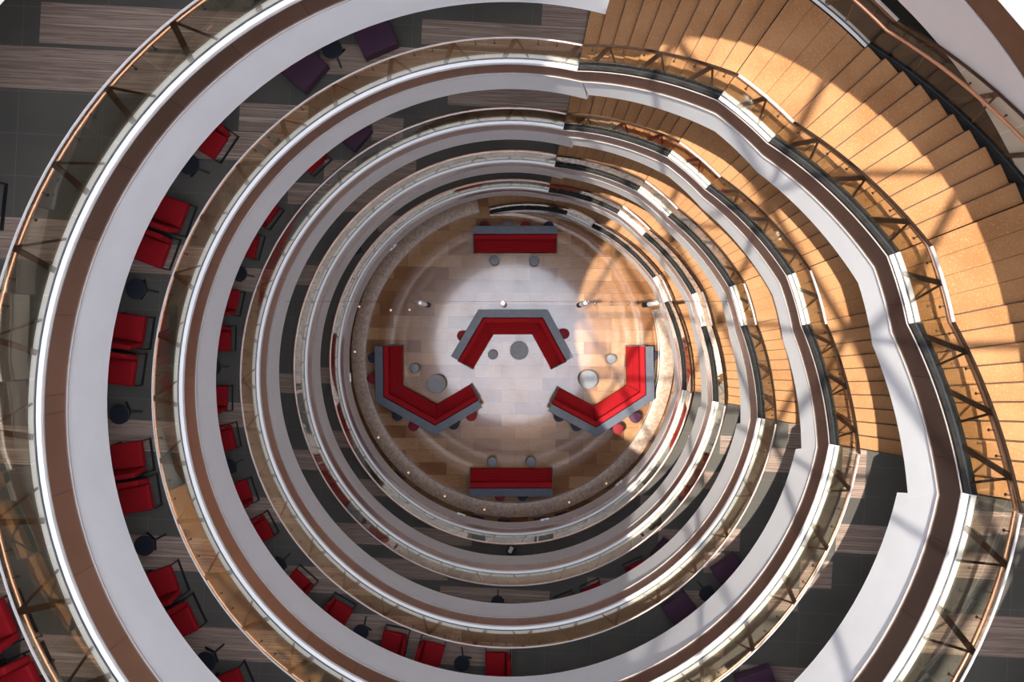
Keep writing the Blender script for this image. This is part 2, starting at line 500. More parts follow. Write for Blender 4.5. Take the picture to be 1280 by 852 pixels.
zt = Z['T']
def full(r, zz, n=120): return arc(r, 0, 360, zz, n)
def solid_ring(name, prof, mat, label, cat):
    o = lofted(name, [full(r, zz) for (r, zz) in prof], mat, None, True)
    return props(o, label, cat, None, 'structure')
solid_ring('ceiling', [(R0+.03, zt-1.17), (RFAR, zt-1.17), (RFAR, zt), (R0+.03, zt)], M['ceiling'], 'slab of the ring above the topmost gallery', 'ceiling')
solid_ring('trim_1', [(R0, zt), (R0, zt-.55), (R0+.03, zt-.55), (R0+.03, zt)], M['brown'], 'brown metal band of the ring above the topmost gallery', 'edge band')
solid_ring('trim_3', [(R0, zt-.55), (R0, zt-1.17), (R0+.03, zt-1.17), (R0+.03, zt-.55)], M['white'], 'white fascia of the ring above the topmost gallery', 'fascia')
ZR = Z['A']+13.2
solid_ring('wall_outer', [(RFAR, -.3), (RFAR+.3, -.3), (RFAR+.3, ZR+.3), (RFAR, ZR+.3)], M['ceiling'], 'round outer wall behind the galleries', 'wall')
RS = 10.6
solid_ring('ceiling', [(RS, ZR), (RFAR+.3, ZR), (RFAR+.3, ZR+.3), (RS, ZR+.3)], M['ceiling'], 'roof ring round the skylight', 'ceiling')
# skylight grid shell: triangular lattice of beams
bm = bm_new(); sp = 3.3
def dome(x, y): return ZR+.15 + 1.6*(1-min(1, hypot(x, y)/RS)**2)
pts = {}
for i in range(-8, 9):
    for j in range(-8, 9):
        x = sp*(i+.5*j)+.5; y = sp*.866*j+.3
        pts[(i, j)] = (x, y)
for (i, j), (x, y) in pts.items():
    for di, dj in ((1, 0), (0, 1), (-1, 1)):
        q = pts.get((i+di, j+dj))
        if not q: continue
        r0_, r1_ = hypot(x, y), hypot(*q)
        if r0_ > RS and r1_ > RS: continue
        a = Vector((x, y, 0)); b = Vector((q[0], q[1], 0))
        for _ in range(2):
            if a.xy.length > RS: a, b = b, a
        if b.xy.length > RS:
            lo, hi = 0., 1.
            for _ in range(20):
                m = (lo+hi)/2
                if (a.lerp(b, m)).xy.length > RS: hi = m
                else: lo = m
            b = a.lerp(b, lo)
        if (b-a).length < .1: continue
        a = Vector((a.x, a.y, dome(a.x, a.y))); b = Vector((b.x, b.y, dome(b.x, b.y)))
        bm_bar(bm, a, b, .13, .18)
bmesh.ops.translate(bm, vec=(XC, YC, 0), verts=bm.verts)
o = bm_obj('window_1', bm, M['white'], None, 0)
props(o, 'triangular grid of white skylight beams over the atrium', 'skylight', None, 'structure')

# ------------------------------------------------------------------ balustrades
RG, RP, RH = R0+.102, R0+.125, R0+.19      # glass, posts, handrail radii
HG, HH = 1.10, .87
PITCH = 10.22
def plate(r, a0, a1, z0, z1, th, n=3, zf0=None, zf1=None):
    """curved upright plate; zf0/zf1 give heights per angle"""
    A = [a0+(a1-a0)*k/n for k in range(n+1)]
    f0 = (lambda a: z0) if zf0 is None else zf0
    f1 = (lambda a: z1) if zf1 is None else zf1
    return [[P(r, a, f0(a)) for a in A], [P(r+th, a, f0(a)) for a in A], [P(r+th, a, f1(a)) for a in A], [P(r, a, f1(a)) for a in A]]

def post_parts(parent, apex, zf, rp=None, side=1, loc=None):
    rp = RP if rp is None else rp
    da, db = .23/rp/rad(1), .24/rp/rad(1)
    top = P(rp, apex, zf(apex)+HG-.05) - loc
    bas = P(rp, apex+da, zf(apex+da)+.065) - loc
    thn = P(rp, apex-db, zf(apex-db)+.065) - loc
    rdir = Vector((cos(rad(apex)), sin(rad(apex)), 0))
    bm = bm_new(); bm_bar(bm, bas, top, .085, .03, rdir, .004)
    o = bm_obj('post', bm, M['darkmetal'], parent, 0)
    bm = bm_new(); bm_bar(bm, thn, top, .036, .022, rdir, .003)
    bm_obj('brace', bm, M['darkmetal'], o, 0)
    return o

def bracket(parent, a, zz, loc, rg=RG, rh=RH):
    bm = bm_new()
    d = Vector((cos(rad(a)), sin(rad(a)), 0))
    bm_cyl(bm, P(rg-.012, a, zz)-loc, P(rg+.0, a, zz)-loc, .022, None, 10)
    bm_cyl(bm, P(rg, a, zz)-loc, P(rh, a, zz+.015)-loc, .008, None, 6)
    return bm_obj('handrail_bracket', bm, M['darkmetal'], parent, 40)

for L in LEVELS:
    z = Z[L]
    loc = Vector((XC, YC, z))
    root = empty('glass_balustrade', loc, 'curved glass balustrade with copper handrail round the void of the '+WHO[L], 'balustrade')
    a_top = 77.9 if L in UP else 75.8
    N = 110
    aS, aE = a_top+.22, 350.08
    lofted('cap_rail', [arc(RG-.012, aS, aE, z+HG, N), arc(RG+.014, aS, aE, z+HG, N), arc(RG+.014, aS, aE, z+HG+.02, N), arc(RG-.012, aS, aE, z+HG+.02, N)], M['steel'], root)
    lofted('glazing_slot', [arc(RG-.012, aS, aE, z-.02, N), arc(RG+.016, aS, aE, z-.02, N), arc(RG+.016, aS, aE, z+.042, N), arc(RG-.012, aS, aE, z+.042, N)], M['slot'], root)
    bm = bm_new(); bm_tube(bm, [P(RH, aS+(aE-aS)*k/N, z+HH)-loc for k in range(N+1)], .031, 8)
    hr = bm_obj('handrail', bm, M['copper'], root, 60)
    # one panel, one post, one bracket at angle 0, then copies turned round the axis
    gap = .06
    zf = lambda a: 0.0
    base_p = lofted('glass_panel', [[p-Vector((XC, YC, 0)) for p in ln] for ln in plate(RG-.006, gap, PITCH-gap, .03, HG, .014, 4)], M['glass'], root, off=Vector((0, 0, 0)), smooth=20)
    jb = [aS, 78.5+PITCH*.5]
    # posts
    first = None
    apex = [78.5+PITCH*k for k in range(27)]
    if L == 'A': apex = apex
    pr = post_parts(root, 0., zf, loc=Vector((XC, YC, 0)))
    brc = [c for c in pr.children][0]
    order = apex[1:]+apex[:1]                       # the post at the stair end has no brace
    for k, a in enumerate(order):
        if k == 0: q = pr
        else:
            q = pr.copy(); COL.objects.link(q); q.parent = root
            if a > 79:
                b2 = brc.copy(); COL.objects.link(b2); b2.parent = q
        q.rotation_euler = (0, 0, rad(a))
    joints = [78.5+PITCH*(k+.5) for k in range(26)]
    for k, a in enumerate(joints):
        q = base_p if k == 0 else base_p.copy()
        if k: COL.objects.link(q); q.parent = root
        q.rotation_euler = (0, 0, rad(a))
    # end panels
    lofted('glass_panel', plate(RG-.006, aS+.05, joints[0]-gap, z+.03, z+HG, .014, 3), M['glass'], root, smooth=20)
    e0 = joints[-1]+PITCH
    if e0 < aE-.5: lofted('glass_panel', plate(RG-.006, e0+gap, aE, z+.03, z+HG, .014, 3), M['glass'], root, smooth=20)
    bk = bracket(root, 0., HH, Vector((XC, YC, 0)))
    bl = [a+s for a in joints+[e0] for s in (-1.55, 1.55) if aS+1 < a+s < aE-1]
    for k, a in enumerate(bl):
        q = bk if k == 0 else bk.copy()
        if k: COL.objects.link(q); q.parent = root
        q.rotation_euler = (0, 0, rad(a))

# ------------------------------------------------------------------ stairs
STAIR = {'B': 'uppermost staircase', 'C': 'second staircase from the top', 'D': 'third staircase from the top',
         'E': 'fourth staircase from the top', 'F': 'lowest staircase'}
STEXT = {'B': 'widest-looking uppermost curved staircase with large sunlit wooden treads', 'C': 'second curved wooden staircase from the top, rising to the second gallery',
         'D': 'third curved wooden staircase from the top, rising to the third gallery', 'E': 'fourth curved wooden staircase from the top, rising to the fourth gallery',
         'F': 'lowest curved wooden staircase, starting on the wooden ground floor'}
def staircase(low):
    z0, z1, K = Z[low], Z[UP[low]], Kof(low)
    loc = Vector((XC, YC, z0))
    root = empty('spiral_staircase', loc, STEXT[low], 'staircase')
    top = stair_line(z0, z1, K, 0.)
    def line(t, r, dz=0):
        return [P(r, a, max(zz+dz, .004)) for a, zz in sampled(stair_line(z0, z1, K, t))]
    lofted('stringer_band', [line(0, R0), line(T_BROWN, R0), line(T_BROWN, R0+.05), line(0, R0+.05)], M['brown'], root)
    lofted('stringer_bead', [line(T_BROWN, R0-.018), line(T_BEAD, R0-.018), line(T_BEAD, R0+.05), line(T_BROWN, R0+.05)], M['bead'], root)
    lofted('stringer_bead', [line(0, R0-.008, .0), line(0, R0-.008, .014), line(0, R0+.008, .014), line(0, R0+.008, .0)], M['bead'], root)
    lofted('stringer_fascia', [line(T_BEAD, R0+.025), line(T_STR, R0+.04), line(T_STR, R0+.11), line(T_BEAD, R0+.1)], M['white'], root)
    lofted('soffit', [line(T_STR, R0+.1, .02), line(T_STR, RO, .02), line(T_STR, RO, .06), line(T_STR, R0+.1, .06)], M['ceiling'], root)
    lofted('outer_stringer', [line(0, RO+.12, .03), line(T_STR, RO+.12), line(T_STR, RO+.02), line(0, RO+.02, .03)], M['curb'], root)
    nt = 14 if low == 'F' else 10
    hh = z1-z0
    for fl in range(3):
        i = fl*2
        a0, a1 = K[i], K[i+1]
        zz0, zz1 = z0+hh*FR[i], z0+hh*FR[i+1]
        rise = (zz1-zz0)/(nt+1)
        da = (a1-a0)/nt
        for j in range(nt):
            b0, b1 = a0+da*j, a0+da*(j+1)
            zt_ = zz0+rise*(j+1)
            m = 3
            g = .09
            def row(r, zz, e0=0.): return [P(r, b0-e0+(b1-b0+e0)*k/m, zz) for k in range(m+1)]
            ln = [row(R0+.206, zt_, g), row(RO-.004, zt_, g), row(RO-.004, zt_-.05, g), row(R0+.206, zt_-.05, g)]
            lofted('tread', ln, M['tread'], root, smooth=0)
            def back(r, zz): return [P(r, b0, zz), P(r, b0-.8, zz)]
            ln = [back(R0+.206, zt_-.06), back(RO-.004, zt_-.06), back(RO-.004, zt_-.3), back(R0+.206, zt_-.3)]
            lofted('riser', ln, M['endpanel'], root, smooth=0)  # dark colour puts the shadow gap between treads into the riser
    for i, (p, q) in enumerate(((1, 2), (3, 4))):
        zz = z0+hh*FR[p]; a0, a1 = K[p]-.09, K[q]
        n = 3
        lofted('landing_core', [arc(R0+.206, a0, a1, zz-.05, 8), arc(RO-.004, a0, a1, zz-.05, 8), arc(RO-.004, a0, a1, zz-.3, 8), arc(R0+.206, a0, a1, zz-.3, 8)], M['endpanel'], root, smooth=0)
        for k in range(4):
            c0, c1 = a0+(a1-a0)*k/4-.025*(k > 0), a0+(a1-a0)*(k+1)/4+.025*(k < 3)
            lofted('landing', [arc(R0+.206, c0, c1, zz, n), arc(RO-.004, c0, c1, zz, n), arc(RO-.004, c0, c1, zz-.045, n), arc(R0+.206, c0, c1, zz-.045, n)], M['tread'], root, smooth=0)
    # inner curb: dark on the flights, white on the landings
    def curbs(par, r0, r1, rg, h0=.034, h1=.06):
        for i in range(5):
            fl = i % 2 == 0
            nn = 16 if fl else 6
            hi = h1 if fl else .05
            for ra, rb in ((r0, rg-.012), (rg+.016, r1)):
                ln = [seg_line(top, i, ra, h0, nn), seg_line(top, i, rb, h0, nn), seg_line(top, i, rb, hi, nn), seg_line(top, i, ra, hi, nn)]
                ob = lofted('curb' if fl else 'landing_ledge', ln, M['curb' if fl else 'ledge'], par)
            ln = [seg_line(top, i, rg-.012, h0, nn), seg_line(top, i, rg+.016, h0, nn), seg_line(top, i, rg+.016, hi+.008, nn), seg_line(top, i, rg-.012, hi+.008, nn)]
            lofted('glazing_slot', ln, M['slot'], par)
    bal = empty('stair_balustrade', loc, 'glass balustrade with dark V-shaped posts, void side of the '+STAIR[low], 'balustrade')
    curbs(bal, R0+.02, R0+.2, RG)
    zf = lambda a: zat(top, a)
    def caprail(par, rg):
        for i in range(5):
            nn = 16 if i % 2 == 0 else 6
            ln = [seg_line(top, i, rg-.018, HG, nn), seg_line(top, i, rg+.022, HG, nn), seg_line(top, i, rg+.022, HG+.03, nn), seg_line(top, i, rg-.018, HG+.03, nn)]
            lofted('cap_rail', ln, M['darkmetal' if i % 2 == 0 else 'steel'], par)
    caprail(bal, RG)
    def tube(par, rh):
        bm = bm_new(); bm_tube(bm, [P(rh, a, zz+HH)-loc for a, zz in sampled(top)], .031, 8)
        bm_obj('handrail', bm, M['copper'], par, 60)
    tube(bal, RH)
    def fill(par, rg, rp, rh, posts=True):
        aj = []
        for i in range(5):
            a0, a1 = K[i], K[i+1]
            fs = (.18, .515, .84) if i % 2 == 0 else (.5,)
            if posts:
                for q in fs: post_parts(par, a0+(a1-a0)*q, zf, rp, 1, loc)
            js = [0, .35, .68, 1] if i % 2 == 0 else [0, 1]
            for p, q in zip(js, js[1:]):
                b0, b1 = a0+(a1-a0)*p-.05, a0+(a1-a0)*q+.05
                lofted('glass_panel', plate(rg-.006, b0, b1, 0, 0, .014, 5, lambda a: zf(a)+.04, lambda a: zf(a)+HG), M['glass'], par, smooth=20)
                for s in (.2, .8):
                    bracket(par, b0+(b1-b0)*s, zf(b0+(b1-b0)*s)+HH, loc, rg, rh)
    fill(bal, RG, RP, RH)
    if low == 'B':
        ob = empty('stair_balustrade', loc, 'glass balustrade with copper handrail, outer side of the '+STAIR[low], 'balustrade')
        ro = RO+.07
        curbs(ob, RO+.005, RO+.14, ro, .036, .08)
        caprail(ob, ro); tube(ob, ro-.09)
        fill(ob, ro, ro+.03, ro-.09)

for low in ('B', 'C', 'D', 'E', 'F'): staircase(low)

# ------------------------------------------------------------------ ground floor furniture
def mitre_offsets(pts, d):
    """offset an open polyline sideways by d (to the left of travel)"""
    out = []
    n = len(pts)
    for i in range(n):
        p = Vector(pts[i]).to_2d()
        if i > 0: d0 = (p-Vector(pts[i-1]).to_2d()).normalized()
        if i < n-1: d1 = (Vector(pts[i+1]).to_2d()-p).normalized()
        if i == 0: d0 = d1
        if i == n-1: d1 = d0
        n0 = Vector((-d0.y, d0.x)); n1 = Vector((-d1.y, d1.x))
        b = (n0+n1).normalized()
        out.append(p+b*(d/max(.3, b.dot(n0))))
    return out
def strip_solid(name, pts, d0, d1, z0, z1, mat, parent, chamfer=0., tilt=0.):
    """solid following a polyline between two sideways offsets"""
    loc = parent.location.to_2d()
    A, B = mitre_offsets(pts, d0), mitre_offsets(pts, d1)
    A = [p-loc for p in A]; B = [p-loc for p in B]
    def ln(P2, z): return [Vector((p.x, p.y, z)) for p in P2]
    C, D = A, B
    if chamfer:
        C = [a.lerp(b, chamfer/(b-a).length) for a, b in zip(A, B)]; D = [b.lerp(a, chamfer/(b-a).length) for a, b in zip(A, B)]
        lines = [ln(A, z0), ln(A, z1-chamfer+tilt), ln(C, z1+tilt), ln(D, z1), ln(B, z1-chamfer), ln(B, z0)]
    else:
        lines = [ln(A, z0), ln(A, z1+tilt), ln(B, z1), ln(B, z0)]
    return lofted(name, lines, mat, parent, True, Vector((0, 0, 0)), 20)

def banquette(px_outer, label, cd=None):
    """px_outer: photo pixels of the rear counter edge; seats lie to the left of travel"""
    pts = [at(x, y, 1.02) for x, y in px_outer]
    c = sum(pts, Vector())/len(pts)
    root = empty('banquette_sofa', (c.x, c.y, 0), label, 'sofa', 'red banquettes on the ground floor')
    strip_solid('counter_top', pts, 0, .36, .97, 1.02, M['counter'], root, .01)
    strip_solid('counter_panel', pts, .29, .36, 0, .97, M['counter'], root)
    strip_solid('backrest', pts, .365, .60, .42, .86, M['redsofa'], root, .04, .06)
    strip_solid('seat_base', pts, .36, 1.06, .0, .16, M['endpanel'], root)
    for i in range(len(pts)-1):
        seg = [pts[i], pts[i+1]]
        # seat cushion of this leg, mitred at the bends
        A, B = mitre_offsets(pts, .58), mitre_offsets(pts, 1.12)
        loc = root.location.to_2d()
        m = 9                                     # stitched channels along the cushion
        lines = []
        prof = [(0, .16), (0, .40)]
        for k in range(m+1):
            q = k/m
            prof.append((q, .435))
            if k < m: prof += [(q+.18/m, .464), (q+.5/m, .47), (q+.82/m, .464)]
        prof += [(1, .40), (1, .16)]
        for q, zz in prof:
            a = A[i].lerp(B[i], q)-loc; b = A[i+1].lerp(B[i+1], q)-loc
            e = (b-a).normalized()*.012
            a += e; b -= e
            lines.append([Vector((a.x, a.y, zz)), Vector((b.x, b.y, zz))])
        lofted('seat_cushion', lines, M['redsofa'], root, True, Vector((0, 0, 0)), 25)
    # end panels
    for i, s in ((0, -1), (len(pts)-1, 1)):
        A, B = mitre_offsets(pts, .36)[i], mitre_offsets(pts, 1.14)[i]
        j = 1 if i == 0 else len(pts)-2
        e = (Vector(pts[i]).to_2d()-Vector(pts[j]).to_2d()).normalized()*.05
        loc = root.location.to_2d()
        a, b = A-loc, B-loc
        def col(p, zt_): return [Vector((p.x, p.y, 0)), Vector((p.x, p.y, zt_))]
        lofted('end_panel', [col(a, .9), col(b, .5), col(b+e, .5), col(a+e, .9)], M['endpanel'], root, True, Vector((0, 0, 0)), 0)
    return root

# travel direction chosen so that the seats lie on the left
banquette([(696, 282), (592, 282)][::1], 'straight red banquette with blue-grey counter at the stair end of the ground floor')
banquette([(587, 620.5), (690.5, 620.5)], 'straight red banquette standing alone against the curved stone bench, far from the stair foot')
banquette([(717, 446), (684.5, 386.5), (598, 386.5), (563.5, 445)], 'angled red banquette in the middle of the floor, opening to the large round table')
banquette([(468.2, 432.6), (469, 502), (544, 543.5), (603, 509)], 'angled red banquette in the shade, bent round the table on the brown floor')
banquette([(685, 513.6), (745.6, 546), (818.3, 499), (817, 432.6)], 'angled red banquette in the sun, bright scarlet seats beside the white stair edge')

def round_table_proto(name, r, h, mat, label, cat, group):
    root = empty(name, (0, 0, 0), label, cat, group)
    bm = bm_new(); bm_disc(bm, h-.035, h, r, 40, .01); bm_obj('table_top', bm, mat, root)
    bm = bm_new(); bm_cyl(bm, (0, 0, .02), (0, 0, h-.035), .035, None, 14); bm_obj('pedestal', bm, M['black'], root)
    bm = bm_new(); bm_lathe(bm, [(0, 0), (r*.6, 0), (r*.6, .012), (r*.25, .03), (0, .03)], 32); bm_obj('base', bm, M['black'], root)
    return root
tb = round_table_proto('coffee_table', .42, .42, M['greytop'], 'large round grey table inside the middle angled banquette', 'table', 'large round grey tables')
tb.location = at(649, 438, .42).xy.to_3d()
for (x, y, lb) in ((546, 479.5, 'large round grey table on brown floor inside the shaded banquette'), (735.5, 474, 'large round grey table inside the sunlit scarlet banquette')):
    dup(tb, at(x, y, .42).xy.to_3d(), 0, lb)

def pouf_proto():
    root = empty('drum_stool', (0, 0, 0), '', 'stool', 'small grey drum stools')
    bm = bm_new(); bm_lathe(bm, [(0, .34), (.2, .34), (.222, .36), (.222, .425), (.205, .45), (.12, .458), (0, .46)], 32); bm_obj('seat', bm, M['greytop'], root)
    bm = bm_new(); bm_lathe(bm, [(0, .0), (.17, 0), (.18, .02), (.195, .34), (0, .34)], 32); bm_obj('body', bm, M['black'], root)
    return root
pf = pouf_proto()
PO = [(616, 443, 'small grey drum stool beside the large table of the middle angled banquette'),
      (518, 460, 'small grey drum stool on brown floor by the shaded banquette'),
      (764, 448.5, 'small grey drum stool in the sun by the scarlet banquette'),
      (618, 325, 'small grey drum stool, shaded one of the two before the straight banquette by the stair'),
      (668, 326, 'small grey drum stool nearer the sunlight before the straight banquette by the stair'),
      (615, 577, 'small grey drum stool before the lone banquette, on the same side as the shaded banquette'),
      (663.5, 577, 'small grey drum stool before the lone banquette, on the same side as the scarlet banquette')]
for i, (x, y, lb) in enumerate(PO):
    p = at(x, y, .455).xy.to_3d()
    if i == 0: pf.location = p; pf['label'] = lb
    else: dup(pf, p, 0, lb)

def barstool_proto(mat):
    root = empty('bar_stool', (0, 0, 0), '', 'stool', 'bar stools at the banquette counters')
    bm = bm_new(); bm_lathe(bm, [(0, .66), (.22, .66), (.245, .68), (.245, .73), (.22, .75), (0, .755)], 32); bm_obj('seat', bm, mat, root)
    bm = bm_new(); bm_cyl(bm, (0, 0, .03), (0, 0, .66), .03, None, 12); bm_obj('stem', bm, M['black'], root)
    bm = bm_new(); bm_lathe(bm, [(0, 0), (.21, 0), (.21, .012), (.06, .035), (0, .035)], 28); bm_obj('base', bm, M['black'], root)
    bm = bm_new(); bm_tube(bm, [(.15*cos(2*pi*k/20), .15*sin(2*pi*k/20), .25) for k in range(20)], .011, 6, True)
    bm_cyl(bm, (-.15, 0, .25), (.15, 0, .25), .008, None, 6); bm_obj('foot_ring', bm, M['steel'], root)
    return root
protos = {}
BS = [('redstool', 578, 419.5, 'red bar stool behind the middle angled banquette, on its shaded side'),
      ('redstool', 705, 417, 'red bar stool behind the middle angled banquette, on its sunlit side'),
      ('navystool', 466.5, 447, 'dark bar stool behind the upright arm of the shaded banquette, nearer the arm end'),
      ('redstool', 466, 473, 'red bar stool behind the upright arm of the shaded banquette, nearer the bend'),
      ('navystool', 497, 519, 'navy bar stool behind the long middle leg of the shaded banquette'),
      ('redstool', 517, 532, 'red bar stool behind the long middle leg of the shaded banquette'),
      ('navystool', 567, 530, 'navy bar stool behind the short end leg of the shaded banquette'),
      ('redstool', 589, 519.5, 'red bar stool behind the short end leg of the shaded banquette'),
      ('navystool', 814.5, 444, 'dark bar stool behind the upright arm of the sunlit scarlet banquette'),
      ('plumstool', 794.5, 522, 'plum bar stool in full view behind the sunlit scarlet banquette'),
      ('redstool', 772.5, 536, 'red bar stool in full view behind the sunlit scarlet banquette'),
      ('navystool', 700, 518, 'dark bar stool behind the short leg of the scarlet banquette, nearer its free end'),
      ('navystool', 722, 530.5, 'dark bar stool behind the short leg of the scarlet banquette, nearer its bend'),
      ('burgundy', 605.5, 287, 'dark red bar stool behind the straight banquette by the stair'),
      ('greystool', 634, 285.5, 'grey bar stool behind the straight banquette by the stair'),
      ('redstool', 657, 285.5, 'bright red bar stool behind the straight banquette by the stair'),
      ('navystool', 686, 287, 'dark navy bar stool behind the straight banquette by the stair'),
      ('redstool', 625, 619.5, 'red bar stool behind the lone straight banquette by the stone bench'),
      ('navystool', 653.5, 619.5, 'navy bar stool behind the lone straight banquette by the stone bench')]
COUNTERS = [[at(x, y, 1.02).xy for x, y in q] for q in (
    [(696, 282), (592, 282)], [(587, 620.5), (690.5, 620.5)], [(717, 446), (684.5, 386.5), (598, 386.5), (563.5, 445)],
    [(468.2, 432.6), (469, 502), (544, 543.5), (603, 509)], [(685, 513.6), (745.6, 546), (818.3, 499), (817, 432.6)])]
def clear_of_counter(p):
    best = None
    for q in COUNTERS:
        for a, b in zip(q, q[1:]):
            d = (b-a); L = d.length; d.normalize()
            t = max(0, min(L, (p.xy-a).dot(d))); n = Vector((-d.y, d.x))
            dist = (p.xy-(a+d*t)).length
            if best is None or dist < best[0]: best = (dist, n, (p.xy-a).dot(n))
    inside = best[2]
    if inside > .0: p = Vector((p.x-best[1].x*(inside-.0), p.y-best[1].y*(inside-.0), 0))
    return p
for m, x, y, lb in BS:
    p = clear_of_counter(at(x, y, .74).xy.to_3d())
    if m not in protos:
        protos[m] = barstool_proto(M[m]); protos[m].location = p; protos[m]['label'] = lb
    else: dup(protos[m], p, 0, lb)

# curved stone bench
loc = Vector((XC, YC, 0))
bench = empty('stone_bench', loc, 'long curved tan granite bench ringing the ground floor', 'bench')
def ba(r, z, a0=103, a1=378, n=120): return arc(r, a0, a1, z, n)
lofted('bench_body', [ba(6.72, 0), ba(7.24, 0), ba(7.24, .42), ba(6.72, .42)], M['stone'], bench)
lofted('bench_top', [ba(6.66, .42), ba(7.3, .42), ba(7.3, .49), ba(7.28, .5), ba(6.68, .5), ba(6.66, .49)], M['stone'], bench)
for x, y in ((449, 383), (443.5, 439.5), (473, 546.5), (510.5, 590.5), (556, 620), (605.5, 636.5), (711.5, 627.5), (758, 604)):
    p = at(x, y, .505)
    bm = bm_new(); bm_disc(bm, .498, .506, .05, 14, .002, (p.x-loc.x, p.y-loc.y)); bm_obj('bench_glint', bm, M['lamp'], bench)  # glowing discs paint small glints onto the bench top

# little floor lights in a row
LAB = {0: 'small glowing floor light beside the curved bench', 1: 'small glowing floor light midway between the bench and the hanging lamp over brown floor',
       2: 'small glowing floor light next to the hanging lamp over brown floor', 3: 'small glowing floor light just beyond the third hanging lamp, over pale floor',
       4: 'small glowing floor light between the third and the outermost sunlit hanging lamp', 5: 'small glowing floor light nearest the outermost sunlit hanging lamp'}
for i, (x, y) in enumerate(((465, 388), (488.5, 387.5), (512, 387), (743.5, 379), (764, 379.5), (785, 378.5))):
    p = at(x, y, 0)
    root = empty('floor_light', (p.x, p.y, 0), LAB[i], 'light', 'row of small floor lights')
    bm = bm_new(); bm_lathe(bm, [(0, 0), (.09, 0), (.085, .008), (.06, .01), (.06, .004), (0, .004)], 18); bm_obj('bezel', bm, M['darkmetal'], root)
    bm = bm_new(); bm_lathe(bm, [(0, .004), (.056, .004), (.05, .012), (0, .014)], 14); bm_obj('lens', bm, M['lamp'], root)

# hanging lamps on a cable
zc = 13.62
cab = bm_new(); yy = .76
half = math.sqrt(R0**2-(yy-YC)**2)
bm_cyl(cab, (XC-half, yy, zc), (XC+half, yy, zc), .005, None, 6)
props(bm_obj('suspension_cable', cab, M['darkmetal']), 'thin steel cable stretched across the void holding the hanging lamps', 'cable')
def pendant_proto():
    root = empty('pendant_lamp', (0, 0, 0), '', 'lamp', 'lamps hanging from the cable')
    bm = bm_new(); bm_lathe(bm, [(0, .0), (.07, .0), (.085, .04), (.085, .86), (.06, .95), (0, .95)], 20); bm_obj('lamp_shade', bm, M['black'], root)
    bm = bm_new(); bm_lathe(bm, [(0, .95), (.07, .95), (.078, 1.0), (.078, 2.2), (.05, 2.28), (0, 2.28)], 20); bm_obj('lamp_housing', bm, M['ledge'], root)
    bm = bm_new(); bm_cyl(bm, (0, 0, 2.28), (0, 0, 3.1), .012, None, 8); bm_obj('hanger', bm, M['steel'], root)
    return root
pp = pendant_proto()
for i, (x, y, lb) in enumerate(((536, 384.5, 'dark and white hanging lamp over the brown shaded floor'), (630.5, 383, 'dark and white hanging lamp just behind the middle angled banquette'),
                                (723.5, 379.7, 'dark and white hanging lamp over the edge of the sunlit floor'), (804.5, 377.5, 'dark and white hanging lamp closest to the lowest stair edge'))):
    p = at(x, y, 10.5); p.y = yy; p.z = zc-3.1
    if i == 0: pp.location = p; pp['label'] = lb
    else: dup(pp, p, 0, lb)

# spot lamps on the underside of the lowest gallery
def spot_proto():
    root = empty('ceiling_spotlight', (0, 0, 0), '', 'spotlight', 'white spotlights under the lowest gallery')
    bm = bm_new(); bm_cyl(bm, (-.17, 0, -.07), (.17, 0, -.07), .075, .06, 16); bm_obj('lamp_head', bm, M['ledge'], root)
    bm = bm_new(); bm_box(bm, (0, 0, .0), (.05, .05, .1), .005); bm_obj('mount', bm, M['black'], root, 0)
    return root
sp_ = None
SPOT = [(482, 300.5, 'white spotlight under the lowest gallery, on the stair side of the shaded rim'), (576.5, 643.5, 'white spotlight under the lowest gallery rim, on the shaded side of the lone banquette'),
        (681.5, 650, 'white spotlight under the lowest gallery rim, on the sunlit side of the lone banquette'),
        (452, 470, 'white spotlight under the lowest gallery rim, beside the shaded banquette'), (774, 603.5, 'white spotlight under the lowest gallery rim, on the bench side of the scarlet banquette')]
for x, y, lb in SPOT:
    z_ = ZE-1.52
    p = at(x, y, z_); ang = atan2(p.y-YC, p.x-XC)
    p = P(R0+.05, degrees(ang), z_)
    if sp_ is None: sp_ = spot_proto(); sp_.location = p; sp_.rotation_euler = (0, 0, ang+pi/2); sp_['label'] = lb
    else: dup(sp_, p, ang+pi/2, lb)
    ld = bpy.data.lights.new('spotlight_beam', 'SPOT'); ld.energy = 130; ld.color = (1, .78, .55); ld.spot_size = rad(46); ld.spot_blend = .5; ld.shadow_soft_size = .12
    lo_ = bpy.data.objects.new('spotlight_beam', ld); COL.objects.link(lo_)
    lo_.location = P(R0-.08, degrees(ang), z_-.14)
    lo_.rotation_euler = (Vector((XC, YC, 0)).lerp(Vector((lo_.location.x, lo_.location.y, 0)), .25)-lo_.location).to_track_quat('-Z', 'Y').to_euler()

# cafe seats and tables between the stone bench and the wall
def cafe_bench():
    root = empty('red_bench_seat', (0, 0, 0), '', 'bench', 'red bench seats behind the stone bench')
    bm = bm_new(); bm_box(bm, (0, 0, .40), (.5, .6, .12), .03); bm_obj('seat', bm, M['burgundy'], root)
    bm = bm_new(); bm_box(bm, (0, 0, .17), (.44, .54, .34), .01); bm_obj('base', bm, M['black'], root, 0)
    return root
def cafe_table():
    root = empty('cafe_table', (0, 0, 0), '', 'table', 'pale cafe tables behind the stone bench')
    bm = bm_new(); bm_box(bm, (0, 0, .735), (.5, .22, .03), .01); bm_obj('table_top', bm, M['porcelain'], root)
    bm = bm_new(); bm_cyl(bm, (0, 0, .02), (0, 0, .72), .03, None, 12); bm_obj('pedestal', bm, M['black'], root)
    bm = bm_new(); bm_disc(bm, 0, .02, .11, 20, .005); bm_obj('base', bm, M['black'], root)
    return root
cb, ct = cafe_bench(), cafe_table()
